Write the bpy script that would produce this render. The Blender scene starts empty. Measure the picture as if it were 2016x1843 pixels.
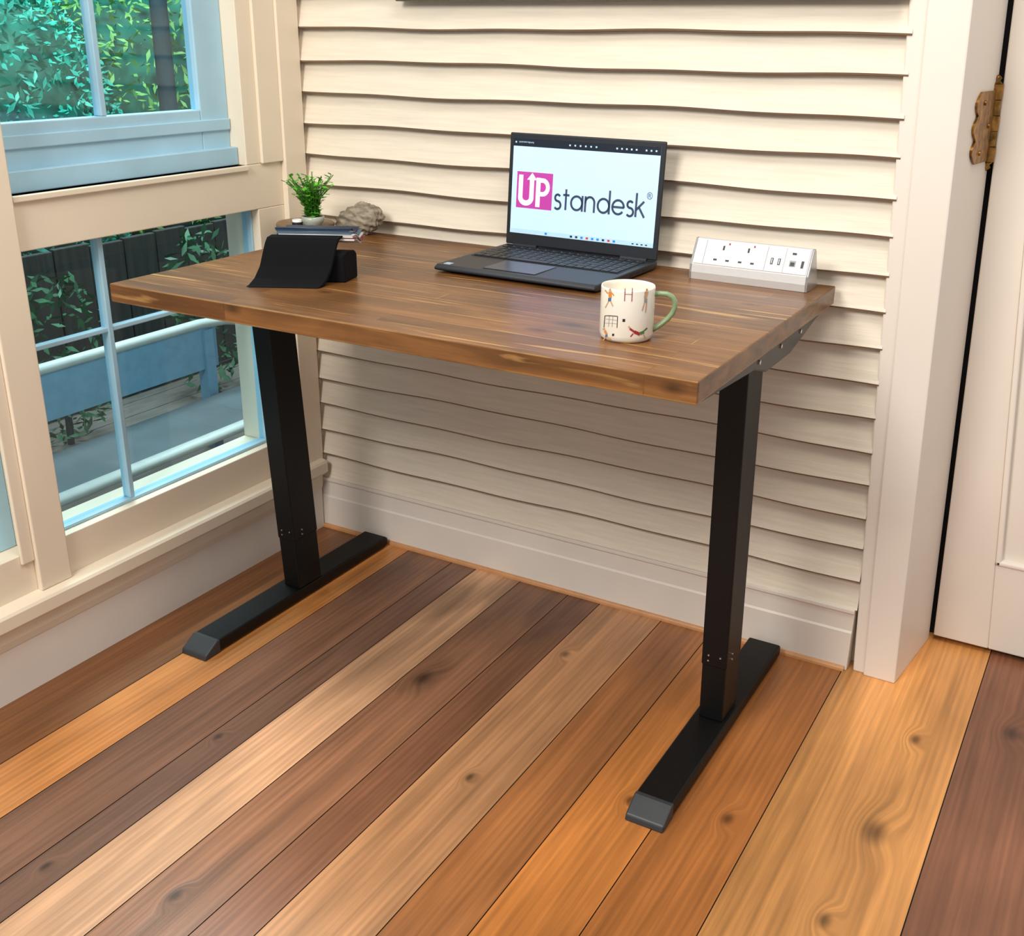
import bpy, bmesh, math, random
import numpy as np
from mathutils import Vector, Matrix
random.seed(7)
PI=math.pi
scene=bpy.context.scene
COL=scene.collection
# ------------------------------------------------------------ camera (solved from the photograph)
CAM=np.array([1.8543,-2.1612,1.3002]); YAW,PITCH,ROLL,F=0.5200,0.3812,0.0113,2134.92
def Rm(yaw,pitch,roll):
    a=PI/2-pitch
    Rx=np.array([[1,0,0],[0,math.cos(a),-math.sin(a)],[0,math.sin(a),math.cos(a)]])
    Rz=lambda t: np.array([[math.cos(t),-math.sin(t),0],[math.sin(t),math.cos(t),0],[0,0,1]])
    return Rz(yaw)@Rx@Rz(roll)
RM=Rm(YAW,PITCH,ROLL)
def un(px,py,ax,val):
    d=RM@np.array([(px-1008)/F,-(py-921.5)/F,-1.0]); t=(val-CAM[ax])/d[ax]
    return Vector((CAM+t*d).tolist())
def pj(X):
    c=RM.T@(np.array(X,float)-CAM); return (1008+F*c[0]/-c[2], 921.5-F*c[1]/-c[2])
def height_for(base,py):
    best=None
    for i in range(5,400):
        h=i*.001; e=abs(pj((base[0],base[1],base[2]+h))[1]-py)
        if best is None or e<best[0]: best=(e,h)
    return best[1]
cd=bpy.data.cameras.new('camera'); cam=bpy.data.objects.new('camera',cd); COL.objects.link(cam)
M4=Matrix([list(RM[0])+[CAM[0]],list(RM[1])+[CAM[1]],list(RM[2])+[CAM[2]],[0,0,0,1]])
cam.matrix_world=M4; cd.sensor_width=36; cd.sensor_fit='HORIZONTAL'; cd.lens=36*F/2016; cd.clip_start=.02
scene.camera=cam
try:
    scene.view_settings.view_transform='Standard'; scene.view_settings.look='None'
except Exception: pass
# ------------------------------------------------------------ materials
def lin(c):
    r=[]
    for v in c[:3]:
        v/=255.; r.append(v/12.92 if v<=.04045 else ((v+.055)/1.055)**2.4)
    return (r[0],r[1],r[2],1)
MATS={}
def mat(name,c,rough=.5,metal=0,var=.06,scale=30,bump=0,stretch=(1,1,1),emit=0,spec=.5,coat=0):
    if name in MATS: return MATS[name]
    m=bpy.data.materials.new(name); m.use_nodes=True; N=m.node_tree.nodes; L=m.node_tree.links
    b=N['Principled BSDF']; b.inputs['Roughness'].default_value=rough; b.inputs['Metallic'].default_value=metal
    b.inputs['Specular IOR Level'].default_value=spec; b.inputs['Coat Weight'].default_value=coat
    tc=N.new('ShaderNodeTexCoord'); mp=N.new('ShaderNodeMapping'); mp.inputs['Scale'].default_value=stretch
    nz=N.new('ShaderNodeTexNoise'); nz.inputs['Scale'].default_value=scale; nz.inputs['Detail'].default_value=5
    L.new(tc.outputs['Object'],mp.inputs['Vector']); L.new(mp.outputs[0],nz.inputs['Vector'])
    rp=N.new('ShaderNodeValToRGB'); l=lin(c)
    rp.color_ramp.elements[0].position=.3; rp.color_ramp.elements[1].position=.7
    rp.color_ramp.elements[0].color=tuple(x*(1-var) for x in l[:3])+(1,); rp.color_ramp.elements[1].color=tuple(min(1,x*(1+var)) for x in l[:3])+(1,)
    L.new(nz.outputs['Fac'],rp.inputs['Fac']); L.new(rp.outputs[0],b.inputs['Base Color'])
    if bump:
        bp=N.new('ShaderNodeBump'); bp.inputs['Strength'].default_value=bump; bp.inputs['Distance'].default_value=.002
        L.new(nz.outputs['Fac'],bp.inputs['Height']); L.new(bp.outputs[0],b.inputs['Normal'])
    if emit:
        L.new(rp.outputs[0],b.inputs['Emission Color']); b.inputs['Emission Strength'].default_value=emit
    MATS[name]=m; return m
M=dict(
 siding=mat('cream_siding',(229,216,196),.5,var=.06,scale=14,bump=.45,stretch=(.6,6,9)),
 lapedge=mat('shaded_lap_edge',(128,104,82),.7,var=.15,scale=10),  # brown underside, with the shadow line below each lap put into the colour
 cream=mat('cream_paint',(232,217,194),.45,var=.03,scale=6),
 base=mat('pale_cream_base_paint',(230,220,208),.5,var=.04,scale=5),
 white=mat('white_trim_paint',(236,226,214),.45,var=.02,scale=5),
 door=mat('white_door_paint',(232,222,209),.42,var=.02,scale=5),
 dark=mat('dark_gap',(14,13,12),.8,var=.2),
 sash=mat('sky_tinted_white_sash',(166,204,222),.4,var=.08,scale=7),  # white paint; the blue of the sky light is put into the colour
 steel=mat('black_powder_coat',(6,6,7),.5,var=.15,scale=300,bump=.12,spec=.3),
 steelcap=mat('charcoal_plastic_cap',(48,51,54),.45,var=.08,scale=60),
 bracket=mat('dark_grey_bracket_steel',(30,34,37),.4,var=.1,scale=100),
 screw=mat('bright_screw',(200,200,200),.3,metal=.9),
 brass=mat('aged_brass',(146,104,48),.35,metal=.8,var=.6,scale=70,bump=1.0),
 lap=mat('laptop_dark_plastic',(28,31,38),.42,var=.08,scale=80),
 key=mat('black_keys',(20,21,24),.45,var=.1),
 keyg=mat('key_legend_grey',(120,124,130),.5),
 pad=mat('touchpad_grey',(48,55,68),.3,var=.06),
 disp=mat('lit_display',(184,213,243),.35,var=.03,scale=6,emit=.46),
 titleb=mat('display_title_bar',(18,24,38),.3,emit=.3),
 taskb=mat('display_taskbar',(172,204,224),.3,emit=.40,var=.02),
 pink=mat('magenta_logo',(180,58,152),.4,emit=.35,var=.02),
 wlogo=mat('white_logo',(240,236,244),.4,emit=.45,var=0),
 slate=mat('slate_lettering',(60,72,96),.4,emit=.15,var=.02),
 iconb=mat('icon_blue',(30,120,210),.4,emit=.4), iconr=mat('icon_red',(205,50,60),.4,emit=.3), iconk=mat('icon_dark',(30,40,60),.4,emit=.2),
 mug=mat('cream_glazed_china',(236,228,212),.18,var=.02,coat=.4),
 green=mat('sage_green_glaze',(130,152,112),.25,var=.06,coat=.3),
 red=mat('print_red',(160,40,46),.4), orange=mat('print_orange',(214,138,66),.4), blue=mat('print_blue',(70,110,150),.4),
 skin=mat('print_tan',(205,155,115),.4), black=mat('print_black',(34,34,36),.4), gprint=mat('print_green',(78,120,66),.4), grey=mat('print_grey',(150,150,150),.4),
 sockw=mat('white_socket_plastic',(238,236,232),.35,var=.01), alu=mat('satin_aluminium',(212,210,208),.4,metal=.3,var=.04,scale=60,stretch=(1,20,20)),
 aludk=mat('polished_end_cap',(176,176,178),.25,metal=.7,var=.1),
 fabric=mat('black_fabric',(10,10,12),.9,var=.25,scale=500,bump=.3,spec=.2),
 navy=mat('navy_cover',(24,44,66),.45,var=.1), lblue=mat('grey_blue_cover',(84,102,120),.4), paper=mat('paper_edges',(205,202,198),.6), maroon=mat('red_cover',(120,38,36),.45),
 leaf=mat('house_leaf',(98,182,48),.45,var=.4,scale=25), stem=mat('stem_green',(70,120,40),.6),
 pot=mat('pale_grey_pot',(168,174,160),.3,var=.15), soil=mat('soil',(50,36,26),.9,var=.3), tray=mat('brown_stand_wood',(128,100,70),.4,var=.25,scale=20,stretch=(1,6,1)),
 stone=mat('grey_woven',(142,130,112),.6,var=.5,scale=45,bump=1.0,stretch=(1,1,2.5)),
 frame=mat('dark_olive_frame',(88,84,62),.4,var=.2), canvas=mat('picture_canvas',(120,120,90),.6,var=.4,scale=5),
 deck=mat('grey_deck_boards',(92,86,80),.7,var=.2,scale=8,stretch=(6,1,1)), fence=mat('dark_reflection_fence',(50,50,46),.85,var=.35,scale=6,stretch=(1,8,.6)),
 rail=mat('blue_bench_paint',(120,164,190),.5,var=.08), ledge=mat('pale_ledge_paint',(186,190,184),.5,var=.06), cush=mat('outdoor_grey_panel',(78,88,92),.7,var=.15,scale=6),  # bench paints: blue, off-white and grey
 teal=mat('teal_leaf',(22,146,124),.6,var=.6,scale=2.6), teal2=mat('deep_leaf',(36,112,74),.6,var=.6,scale=3), lime=mat('yellow_green_leaf',(108,166,84),.6,var=.5,scale=3), dim=mat('shaded_deck_leaf',(44,92,60),.6,var=.5,scale=5),  # lime: plain yellow-green; dim: darkness of the spot put into the green
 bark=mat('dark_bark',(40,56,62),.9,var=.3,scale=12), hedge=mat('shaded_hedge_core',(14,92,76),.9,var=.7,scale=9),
 soilout=mat('garden_soil',(80,84,62),.9,var=.4,scale=6), shoe=mat('oak_shoe_mould',(196,140,90),.5,var=.1), stick=mat('pale_sticker',(170,190,205),.4),
)
def glass_mat():
    m=bpy.data.materials.new('window_glass'); m.use_nodes=True; N=m.node_tree.nodes; L=m.node_tree.links; N.clear()
    o=N.new('ShaderNodeOutputMaterial'); t=N.new('ShaderNodeBsdfTransparent'); g=N.new('ShaderNodeBsdfGlossy'); x=N.new('ShaderNodeMixShader')
    t.inputs[0].default_value=(.84,.96,1,1); g.inputs['Roughness'].default_value=.05
    tc=N.new('ShaderNodeTexCoord'); nz=N.new('ShaderNodeTexNoise'); nz.inputs['Scale'].default_value=2; mr=N.new('ShaderNodeMapRange')
    mr.inputs['To Min'].default_value=.02; mr.inputs['To Max'].default_value=.06
    L.new(tc.outputs['Object'],nz.inputs['Vector']); L.new(nz.outputs['Fac'],mr.inputs['Value']); L.new(mr.outputs[0],x.inputs[0])
    L.new(t.outputs[0],x.inputs[1]); L.new(g.outputs[0],x.inputs[2]); L.new(x.outputs[0],o.inputs[0]); return m
M['glass']=glass_mat()
class NT:
    def __init__(s,name):
        s.m=bpy.data.materials.new(name); s.m.use_nodes=True; s.N=s.m.node_tree.nodes; s.L=s.m.node_tree.links; s.b=s.N['Principled BSDF']
    def noise(s,src,scale,det=3,dist=0):
        mp=s.N.new('ShaderNodeMapping'); mp.inputs['Scale'].default_value=scale; s.L.new(src,mp.inputs['Vector'])
        n=s.N.new('ShaderNodeTexNoise'); n.inputs['Scale'].default_value=1; n.inputs['Detail'].default_value=det; n.inputs['Distortion'].default_value=dist
        s.L.new(mp.outputs[0],n.inputs['Vector']); return n.outputs['Fac']
    def mr(s,o,a,b_,f0=.3,f1=.7,smooth=False):
        r=s.N.new('ShaderNodeMapRange'); s.L.new(o,r.inputs['Value'])
        if smooth: r.interpolation_type='SMOOTHSTEP'
        r.inputs['From Min'].default_value=f0; r.inputs['From Max'].default_value=f1; r.inputs['To Min'].default_value=a; r.inputs['To Max'].default_value=b_; return r.outputs[0]
    def op(s,o,a,c):
        r=s.N.new('ShaderNodeMath'); r.operation=o
        s.L.new(a,r.inputs[0])
        if isinstance(c,(int,float)): r.inputs[1].default_value=c
        else: s.L.new(c,r.inputs[1])
        return r.outputs[0]
    def spots(s,src,pts,ell):
        last=None
        for (P,r) in pts:
            a=s.N.new('ShaderNodeVectorMath'); a.operation='SUBTRACT'; s.L.new(src,a.inputs[0]); a.inputs[1].default_value=P
            q=s.N.new('ShaderNodeVectorMath'); q.operation='MULTIPLY'; s.L.new(a.outputs[0],q.inputs[0]); q.inputs[1].default_value=tuple(e/r for e in ell)
            l=s.N.new('ShaderNodeVectorMath'); l.operation='LENGTH'; s.L.new(q.outputs[0],l.inputs[0])
            last=l.outputs['Value'] if last is None else s.op('MINIMUM',last,l.outputs['Value'])
        return last
def wood_floor():
    t=NT('knotty_plank_floor'); N,L,b=t.N,t.L,t.b
    at=N.new('ShaderNodeVertexColor'); at.layer_name='Col'
    tc=N.new('ShaderNodeTexCoord'); obj=tc.outputs['Object']
    off=N.new('ShaderNodeVectorMath'); off.operation='MULTIPLY_ADD'; off.inputs[1].default_value=(9,7,5)
    L.new(at.outputs['Color'],off.inputs[0]); L.new(obj,off.inputs[2])
    knots=[(1722,1638,.028),(1802,1456,.014),(1432,1612,.014),(925,1530,.010),(1112,1288,.012),(832,1335,.022),(430,1450,.010),(345,1762,.012),(1240,1575,.012),(1622,1812,.015),(1992,1445,.020),(90,1705,.010)]
    last=t.spots(obj,[(un(a,c,2,0),r) for a,c,r in knots],(1,.62,0))
    kn=t.mr(last,.36,1,.1,1.2,True)
    wf=t.mr(last,.03,0,0,2.6,True)
    # soft darker patches on the boards towards the wall
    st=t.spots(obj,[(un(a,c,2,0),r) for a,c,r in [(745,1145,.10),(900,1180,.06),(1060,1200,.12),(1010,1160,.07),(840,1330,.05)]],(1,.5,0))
    patch=t.mr(t.op('ADD',st,t.mr(t.noise(obj,(14,4,1),3,.5),-.35,.35)),.55,1,.2,1.3,True)
    cb=N.new('ShaderNodeCombineXYZ'); L.new(wf,cb.inputs[0])
    ad=N.new('ShaderNodeVectorMath'); ad.operation='ADD'; L.new(off.outputs[0],ad.inputs[0]); L.new(cb.outputs[0],ad.inputs[1]); v=ad.outputs[0]
    n1=t.noise(v,(48,1.6,1),6,.6); n2=t.noise(v,(7,.9,1),3,.7); n3=t.noise(v,(170,5,1),4,.2); n4=t.noise(v,(5,2.6,1),3,.3)
    wv=N.new('ShaderNodeTexWave'); wv.inputs['Scale'].default_value=1; wv.inputs['Distortion'].default_value=5; wv.inputs['Detail'].default_value=3
    mp=N.new('ShaderNodeMapping'); mp.inputs['Scale'].default_value=(22,.8,1); L.new(v,mp.inputs['Vector']); L.new(mp.outputs[0],wv.inputs['Vector'])
    mul=lambda a,c: t.op('MULTIPLY',a,c)
    g=mul(mul(mul(t.mr(n1,.76,1.16),t.mr(n2,.68,1.26)),t.mr(n3,.87,1.09)),mul(t.mr(wv.outputs['Fac'],.92,1.05,0,1),t.mr(n4,.84,1.12)))
    g=mul(mul(g,kn),patch)
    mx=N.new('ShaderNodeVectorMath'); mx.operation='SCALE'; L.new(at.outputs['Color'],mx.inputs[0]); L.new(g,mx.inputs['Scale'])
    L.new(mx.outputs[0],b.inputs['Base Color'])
    b.inputs['Roughness'].default_value=.36
    bp=N.new('ShaderNodeBump'); bp.inputs['Strength'].default_value=.30; bp.inputs['Distance'].default_value=.002; L.new(g,bp.inputs['Height']); L.new(bp.outputs[0],b.inputs['Normal'])
    return t.m
def wood_top():
    t=NT('dark_stained_staves'); N,L,b=t.N,t.L,t.b; mul=lambda a,c: t.op('MULTIPLY',a,c)
    tc=N.new('ShaderNodeTexCoord'); obj=tc.outputs['Object']
    br=N.new('ShaderNodeTexBrick'); br.inputs['Scale'].default_value=1; br.inputs['Brick Width'].default_value=.82; br.inputs['Row Height'].default_value=.047
    br.inputs['Mortar Size'].default_value=.0011; br.inputs['Mortar Smooth'].default_value=.6; br.offset=.37; br.inputs['Bias'].default_value=0
    br.inputs['Color1'].default_value=lin((104,66,34)); br.inputs['Color2'].default_value=lin((124,82,44)); br.inputs['Mortar'].default_value=lin((108,70,38))
    L.new(obj,br.inputs['Vector'])
    off=N.new('ShaderNodeVectorMath'); off.operation='MULTIPLY_ADD'; off.inputs[1].default_value=(13,11,9); L.new(br.outputs['Color'],off.inputs[0]); L.new(obj,off.inputs[2])
    g=mul(t.mr(t.noise(off.outputs[0],(2.6,46,46),6,1.0),.68,1.22),mul(t.mr(t.noise(obj,(4,8,8),4,.8),.72,1.22),t.mr(t.noise(off.outputs[0],(9,150,150),3,.3),.88,1.1)))
    org=Vector((.1527+.6,-.012-.745/2,0))
    kp=[((un(px,py,2,.8461) if ax_==2 else un(px,py,1,-.757))-org,r) for (px,py,r,ax_) in [(1130,640,.022,2),(1060,650,.015,2),(930,480,.012,2),(640,575,.01,2),(458,608,.012,1),(1325,765,.012,1),(1480,600,.012,2),(1250,640,.012,2)]]
    g=mul(g,t.mr(t.spots(obj,kp,(.5,1,1)),.45,1,.2,1.1))
    mx=N.new('ShaderNodeVectorMath'); mx.operation='SCALE'; L.new(br.outputs['Color'],mx.inputs[0]); L.new(g,mx.inputs['Scale'])
    streak=t.mr(t.noise(obj,(3.4,80,30),4,.5),0,1,.60,.70)
    jm=mul(br.outputs['Fac'],t.mr(t.noise(obj,(5,16,5),2,0),0,1,.50,.62))
    sx=N.new('ShaderNodeSeparateXYZ'); L.new(obj,sx.inputs[0])
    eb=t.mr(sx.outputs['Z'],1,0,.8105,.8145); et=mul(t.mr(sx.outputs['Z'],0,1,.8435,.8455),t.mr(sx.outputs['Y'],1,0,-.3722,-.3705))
    edge=mul(t.op('MAXIMUM',eb,et),t.mr(t.noise(obj,(9,9,9),3,0),.15,1,.40,.55))  # pale edge highlight put into the colour, top front and bottom
    # end grain on the short sides
    ge=N.new('ShaderNodeNewGeometry'); gs=N.new('ShaderNodeSeparateXYZ'); L.new(ge.outputs['True Normal'],gs.inputs[0])
    ab=N.new('ShaderNodeMath'); ab.operation='ABSOLUTE'; L.new(gs.outputs['X'],ab.inputs[0]); endm=t.mr(ab.outputs[0],0,1,.3,.5)
    pale=mul(t.op('MAXIMUM',streak,jm),t.mr(ab.outputs[0],1,0,.3,.5))
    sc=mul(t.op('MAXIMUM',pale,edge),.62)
    eg=N.new('ShaderNodeValToRGB'); eg.color_ramp.elements[0].color=lin((84,54,30)); eg.color_ramp.elements[1].color=lin((132,92,52)); eg.color_ramp.elements[0].position=.35; eg.color_ramp.elements[1].position=.68
    L.new(t.noise(obj,(30,14,45),4,.4),eg.inputs['Fac'])
    m0=N.new('ShaderNodeMix'); m0.data_type='RGBA'; L.new(endm,m0.inputs[0]); L.new(mx.outputs[0],m0.inputs[6]); L.new(eg.outputs[0],m0.inputs[7])
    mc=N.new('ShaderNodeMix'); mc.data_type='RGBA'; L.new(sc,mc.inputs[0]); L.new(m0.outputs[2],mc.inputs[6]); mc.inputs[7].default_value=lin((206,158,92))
    L.new(mc.outputs[2],b.inputs['Base Color']); b.inputs['Roughness'].default_value=.36; b.inputs['Coat Weight'].default_value=.16; b.inputs['Coat Roughness'].default_value=.22
    b.inputs['Specular IOR Level'].default_value=.3
    bp=N.new('ShaderNodeBump'); bp.inputs['Strength'].default_value=.10; bp.inputs['Distance'].default_value=.001; L.new(g,bp.inputs['Height']); L.new(bp.outputs[0],b.inputs['Normal'])
    return t.m
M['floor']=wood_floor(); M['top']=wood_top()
# ------------------------------------------------------------ mesh helpers
def link(name,bm,m,parent=None,smooth=False,bevel=0,seg=2):
    bmesh.ops.recalc_face_normals(bm,faces=bm.faces)
    me=bpy.data.meshes.new(name); bm.to_mesh(me); bm.free()
    ms=m if isinstance(m,(list,tuple)) else [m]
    for q in ms: me.materials.append(q)
    o=bpy.data.objects.new(name,me); COL.objects.link(o)
    if parent: o.parent=parent
    if smooth:
        for f in me.polygons: f.use_smooth=True
    if bevel:
        md=o.modifiers.new('bevel','BEVEL'); md.width=bevel; md.segments=seg; md.limit_method='ANGLE'; md.angle_limit=math.radians(40)
    return o
def box(bm,a,b,mi=0):
    x0,y0,z0=a; x1,y1,z1=b
    hexa(bm,((x0,y0,z0),(x1,y0,z0),(x1,y1,z0),(x0,y1,z0),(x0,y0,z1),(x1,y0,z1),(x1,y1,z1),(x0,y1,z1)),mi)
def hexa(bm,P,mi=0):
    v=[bm.verts.new(p) for p in P]
    for f in ((0,3,2,1),(4,5,6,7),(0,1,5,4),(1,2,6,5),(2,3,7,6),(3,0,4,7)):
        fc=bm.faces.new([v[i] for i in f]); fc.material_index=mi
def prism(bm,prof,a,b,axis=0,mi=0,shear=None):
    def P(u,v,w):
        if axis==0: return (w+(shear(u) if shear else 0),u,v)
        return {1:(u,w,v),2:(u,v,w)}[axis]
    A=[bm.verts.new(P(u,v,a)) for u,v in prof]; B=[bm.verts.new(P(u,v,b)) for u,v in prof]; n=len(prof)
    for i in range(n):
        f=bm.faces.new((A[i],A[(i+1)%n],B[(i+1)%n],B[i])); f.material_index=mi
    f=bm.faces.new(A[::-1]); f.material_index=mi; f=bm.faces.new(B); f.material_index=mi
def lathe(bm,prof,n=48,c=(0,0,0)):
    rings=[]
    for r,z in prof:
        if r<1e-6: rings.append([bm.verts.new((c[0],c[1],c[2]+z))])
        else: rings.append([bm.verts.new((c[0]+r*math.cos(2*PI*i/n),c[1]+r*math.sin(2*PI*i/n),c[2]+z)) for i in range(n)])
    for A,B in zip(rings,rings[1:]):
        for i in range(n):
            j=(i+1)%n
            if len(A)==1: bm.faces.new((A[0],B[i],B[j]))
            elif len(B)==1: bm.faces.new((A[i],A[j],B[0]))
            else: bm.faces.new((A[i],A[j],B[j],B[i]))
def tube(bm,pts,r,n=10,sq=None):
    pts=[Vector(p) for p in pts]; rings=[]
    for i,p in enumerate(pts):
        t=(pts[min(i+1,len(pts)-1)]-pts[max(i-1,0)]).normalized()
        up=Vector((0,0,1)) if abs(t.z)<.9 else Vector((0,1,0))
        s=t.cross(up).normalized(); u=s.cross(t).normalized()
        rr=r[i] if isinstance(r,(list,tuple)) else r
        a=rr; b=rr if sq is None else sq
        rings.append([bm.verts.new(p+s*math.cos(2*PI*k/n)*a+u*math.sin(2*PI*k/n)*b) for k in range(n)])
    for A,B in zip(rings,rings[1:]):
        for k in range(n): bm.faces.new((A[k],A[(k+1)%n],B[(k+1)%n],B[k]))
    bm.faces.new(rings[0][::-1]); bm.faces.new(rings[-1])
def tube_y(bm,pts,r,n=14):
    rings=[]
    pts=[Vector(p) for p in pts]
    for i,p in enumerate(pts):
        t=(pts[min(i+1,len(pts)-1)]-pts[max(i-1,0)]).normalized(); s=Vector((0,1,0)); u=s.cross(t).normalized()
        rings.append([bm.verts.new(p+s*math.cos(2*PI*k/n)*r*1.25+u*math.sin(2*PI*k/n)*r) for k in range(n)])
    for A,B in zip(rings,rings[1:]):
        for k in range(n): bm.faces.new((A[k],A[(k+1)%n],B[(k+1)%n],B[k]))
    bm.faces.new(rings[0][::-1]); bm.faces.new(rings[-1])
def cyl(bm,c,r,h,axis=2,n=20):
    A=[];B=[]
    for i in range(n):
        u=r*math.cos(2*PI*i/n); v=r*math.sin(2*PI*i/n)
        d={0:(0,u,v),1:(u,0,v),2:(u,v,0)}[axis]; e=[0,0,0]; e[axis]=h
        A.append(bm.verts.new((c[0]+d[0],c[1]+d[1],c[2]+d[2]))); B.append(bm.verts.new((c[0]+d[0]+e[0],c[1]+d[1]+e[1],c[2]+d[2]+e[2])))
    for i in range(n): bm.faces.new((A[i],A[(i+1)%n],B[(i+1)%n],B[i]))
    bm.faces.new(A[::-1]); bm.faces.new(B)
NB=bmesh.new
def boxo(name,a,b,m,parent=None,bevel=0):
    bm=NB(); box(bm,a,b); return link(name,bm,m,parent,bevel=bevel)
def thing(name,label,cat,loc=(0,0,0),rz=0,group=None):
    o=bpy.data.objects.new(name,None); COL.objects.link(o); o.location=loc; o.rotation_euler=(0,0,rz); o.empty_display_size=.05
    o['label']=label; o['category']=cat
    if group: o['group']=group
    return o
def tag(o,label,cat,group=None,kind=None):
    o['label']=label; o['category']=cat
    if group: o['group']=group
    if kind: o['kind']=kind
    return o
def struct(o): o['kind']='structure'; return o
# ------------------------------------------------------------ floor
bx=[0.0]
for q in [(0,1505),(0,1612),(0,1740),(0,1818),(165,1843),(370,1843),(500,1843),(740,1843),(920,1843),(1140,1843),(1515,1580),(1860,1570)]:
    bx.append(un(q[0],q[1],2,0).x)
bx=sorted(bx); w=bx[-1]-bx[-2]
bx+= [bx[-1]+w*.9, bx[-1]+w*1.9, bx[-1]+w*2.8, bx[-1]+w*3.8]
pc=[(124,78,42),(202,132,70),(134,92,68),(124,88,68),(214,164,124),(158,110,80),(146,98,70),(196,142,98),(168,108,62),(188,118,58),(168,104,52),(212,148,84),(142,92,66),(190,126,72),(165,104,60),(200,130,75)]
bm=NB(); cl=bm.loops.layers.float_color.new('Col')
YF,YB=-2.7,.7
for i in range(len(bx)-1):
    c=pc[i%len(pc)]; g=.0010
    x0,x1,y0,y1=bx[i]+g,bx[i+1]-g,YF,YB
    f=bm.faces.new([bm.verts.new(p) for p in ((x0,y0,0),(x1,y0,0),(x1,y1,0),(x0,y1,0))])
    l=lin(c)
    for lp in f.loops: lp[cl]=l
box(bm,(-.12,YF,-.06),(bx[-1],YB,-.003),1)
struct(link('floor',bm,[M['floor'],M['dark']]))
# ------------------------------------------------------------ back wall with clapboards
WT=2.05
pitch=.0727; z_ref=1.2335
zb_base=un(1475,1150,1,0).z
bm=NB()
def sidex(z):
    a=un(1790,0,1,0); b=un(1668,1300,1,0); t=(z-b.z)/(a.z-b.z); return b.x+(a.x-b.x)*t
k0=-int((z_ref-zb_base)/pitch)-1
zz=z_ref+k0*pitch
while zz<WT:
    z0=max(zz,0.02); z1=zz+pitch
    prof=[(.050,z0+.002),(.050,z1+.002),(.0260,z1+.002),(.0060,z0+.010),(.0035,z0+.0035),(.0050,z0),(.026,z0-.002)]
    n=len(prof); NX=48; rows=[]
    for s in range(NX+1):
        row=[]
        for (y,z) in prof:
            x=(sidex(z)+.01)*s/NX
            wob=.0011*math.sin(6*x+zz*40)+.0007*math.sin(17*x+zz*90)
            row.append(bm.verts.new((x,y+(wob*.6 if y<.015 else 0),z+wob*1.6)))
        rows.append(row)
    for a,b in zip(rows,rows[1:]):
        for i in range(n):
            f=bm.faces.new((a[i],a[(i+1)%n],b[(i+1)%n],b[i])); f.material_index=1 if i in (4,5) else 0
    zz+=pitch
box(bm,(-.12,.048,0),(sidex(1)+.05,.12,WT))
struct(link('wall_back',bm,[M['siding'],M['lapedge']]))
xb=sidex(0)
bm=NB()
prism(bm,[(.048,0),(-.002,0),(-.002,zb_base*.62),(.001,zb_base*.65),(.003,zb_base*.92),(-.003,zb_base*.94),(-.003,zb_base),(.048,zb_base)],0.004,xb+.0,0)
struct(link('baseboard_back',bm,M['base'],bevel=.0015))
bm=NB(); prism(bm,[(-.002,0),(-.010,0),(-.009,.005),(-.006,.009),(-.002,.010)],.005,xb-.005,0)
struct(link('trim_1',bm,M['shoe']))
# ------------------------------------------------------------ casing beside the door (built slightly out of plumb)
def ext(pt,pb,y,zt=0,zbm=0.0):
    a=un(pt[0],pt[1],1,y); b=un(pb[0],pb[1],1,y)
    f=lambda z: b.x+(a.x-b.x)*(z-b.z)/(a.z-b.z)
    return f
yc=.006
L0=ext((1790,0),(1680,1308),yc); L1=ext((1828,0),(1702,1312),yc); L2=ext((1918,0),(1765,1322),yc)
Pj=un(1828,1258,2,0); yd=max(.08,min(.5,Pj.y))
J0=ext((1985,0),(1828,1256),yd)
def slab(bm,f0,f1,y0,y1,z0=0,z1=WT,mi=0):
    hexa(bm,[(f0(z0),y0,z0),(f1(z0),y0,z0),(f1(z0),y1,z0),(f0(z0),y1,z0),(f0(z1),y0,z1),(f1(z1),y0,z1),(f1(z1),y1,z1),(f0(z1),y1,z1)],mi)
bm=NB()
slab(bm,L0,lambda z:L1(z)+.002,yc,.12)
slab(bm,L1,L2,yc-.008,.06)
struct(link('trim_2',bm,M['white'],bevel=.003))
bm=NB()
hexa(bm,[(L2(0)-.02,yc-.004,0),(L2(0),yc-.004,0),(J0(0),yd,0),(J0(0)-.03,yd+.05,0),(L2(WT)-.02,yc-.004,WT),(L2(WT),yc-.004,WT),(J0(WT),yd,WT),(J0(WT)-.03,yd+.05,WT)])
struct(link('trim_3',bm,M['white'],bevel=.002))
gap=.010
bm=NB(); slab(bm,lambda z:J0(z)-.03,lambda z:J0(z)+.9,yd+.035,yd+.08); struct(link('trim_8',bm,M['dark']))
droot=bpy.data.objects.new('door_1',None); COL.objects.link(droot); droot['kind']='structure'
D0=lambda z:J0(z)+gap
bm=NB()
pz0=un(1960,1112,1,yd).z; pl=ext((2060,0),(1960,1112),yd)
plm=lambda z:pl(z)
D1=lambda z:J0(z)+.82
slab(bm,D0,plm,yd-.002,yd+.034,.014,2.0)
slab(bm,plm,D1,yd-.002,yd+.034,.014,pz0)
slab(bm,plm,lambda z:D1(z)-.1,yd+.012,yd+.034,pz0,2.0)
slab(bm,lambda z:D1(z)-.1,D1,yd-.002,yd+.034,pz0,2.0)
link('door_panel',bm,M['door'],droot,bevel=.003)
bm=NB()
slab(bm,plm,lambda z:plm(z)+.012,yd-.006,yd+.014,pz0,2.0); slab(bm,plm,lambda z:D1(z)-.1,yd-.006,yd+.014,pz0,pz0+.012)
link('panel_moulding',bm,M['white'],droot,bevel=.004)
ht=un(1968,165,1,yd-.004); hb=un(1950,318,1,yd-.004)
h0,h1=hb.z,ht.z
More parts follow.
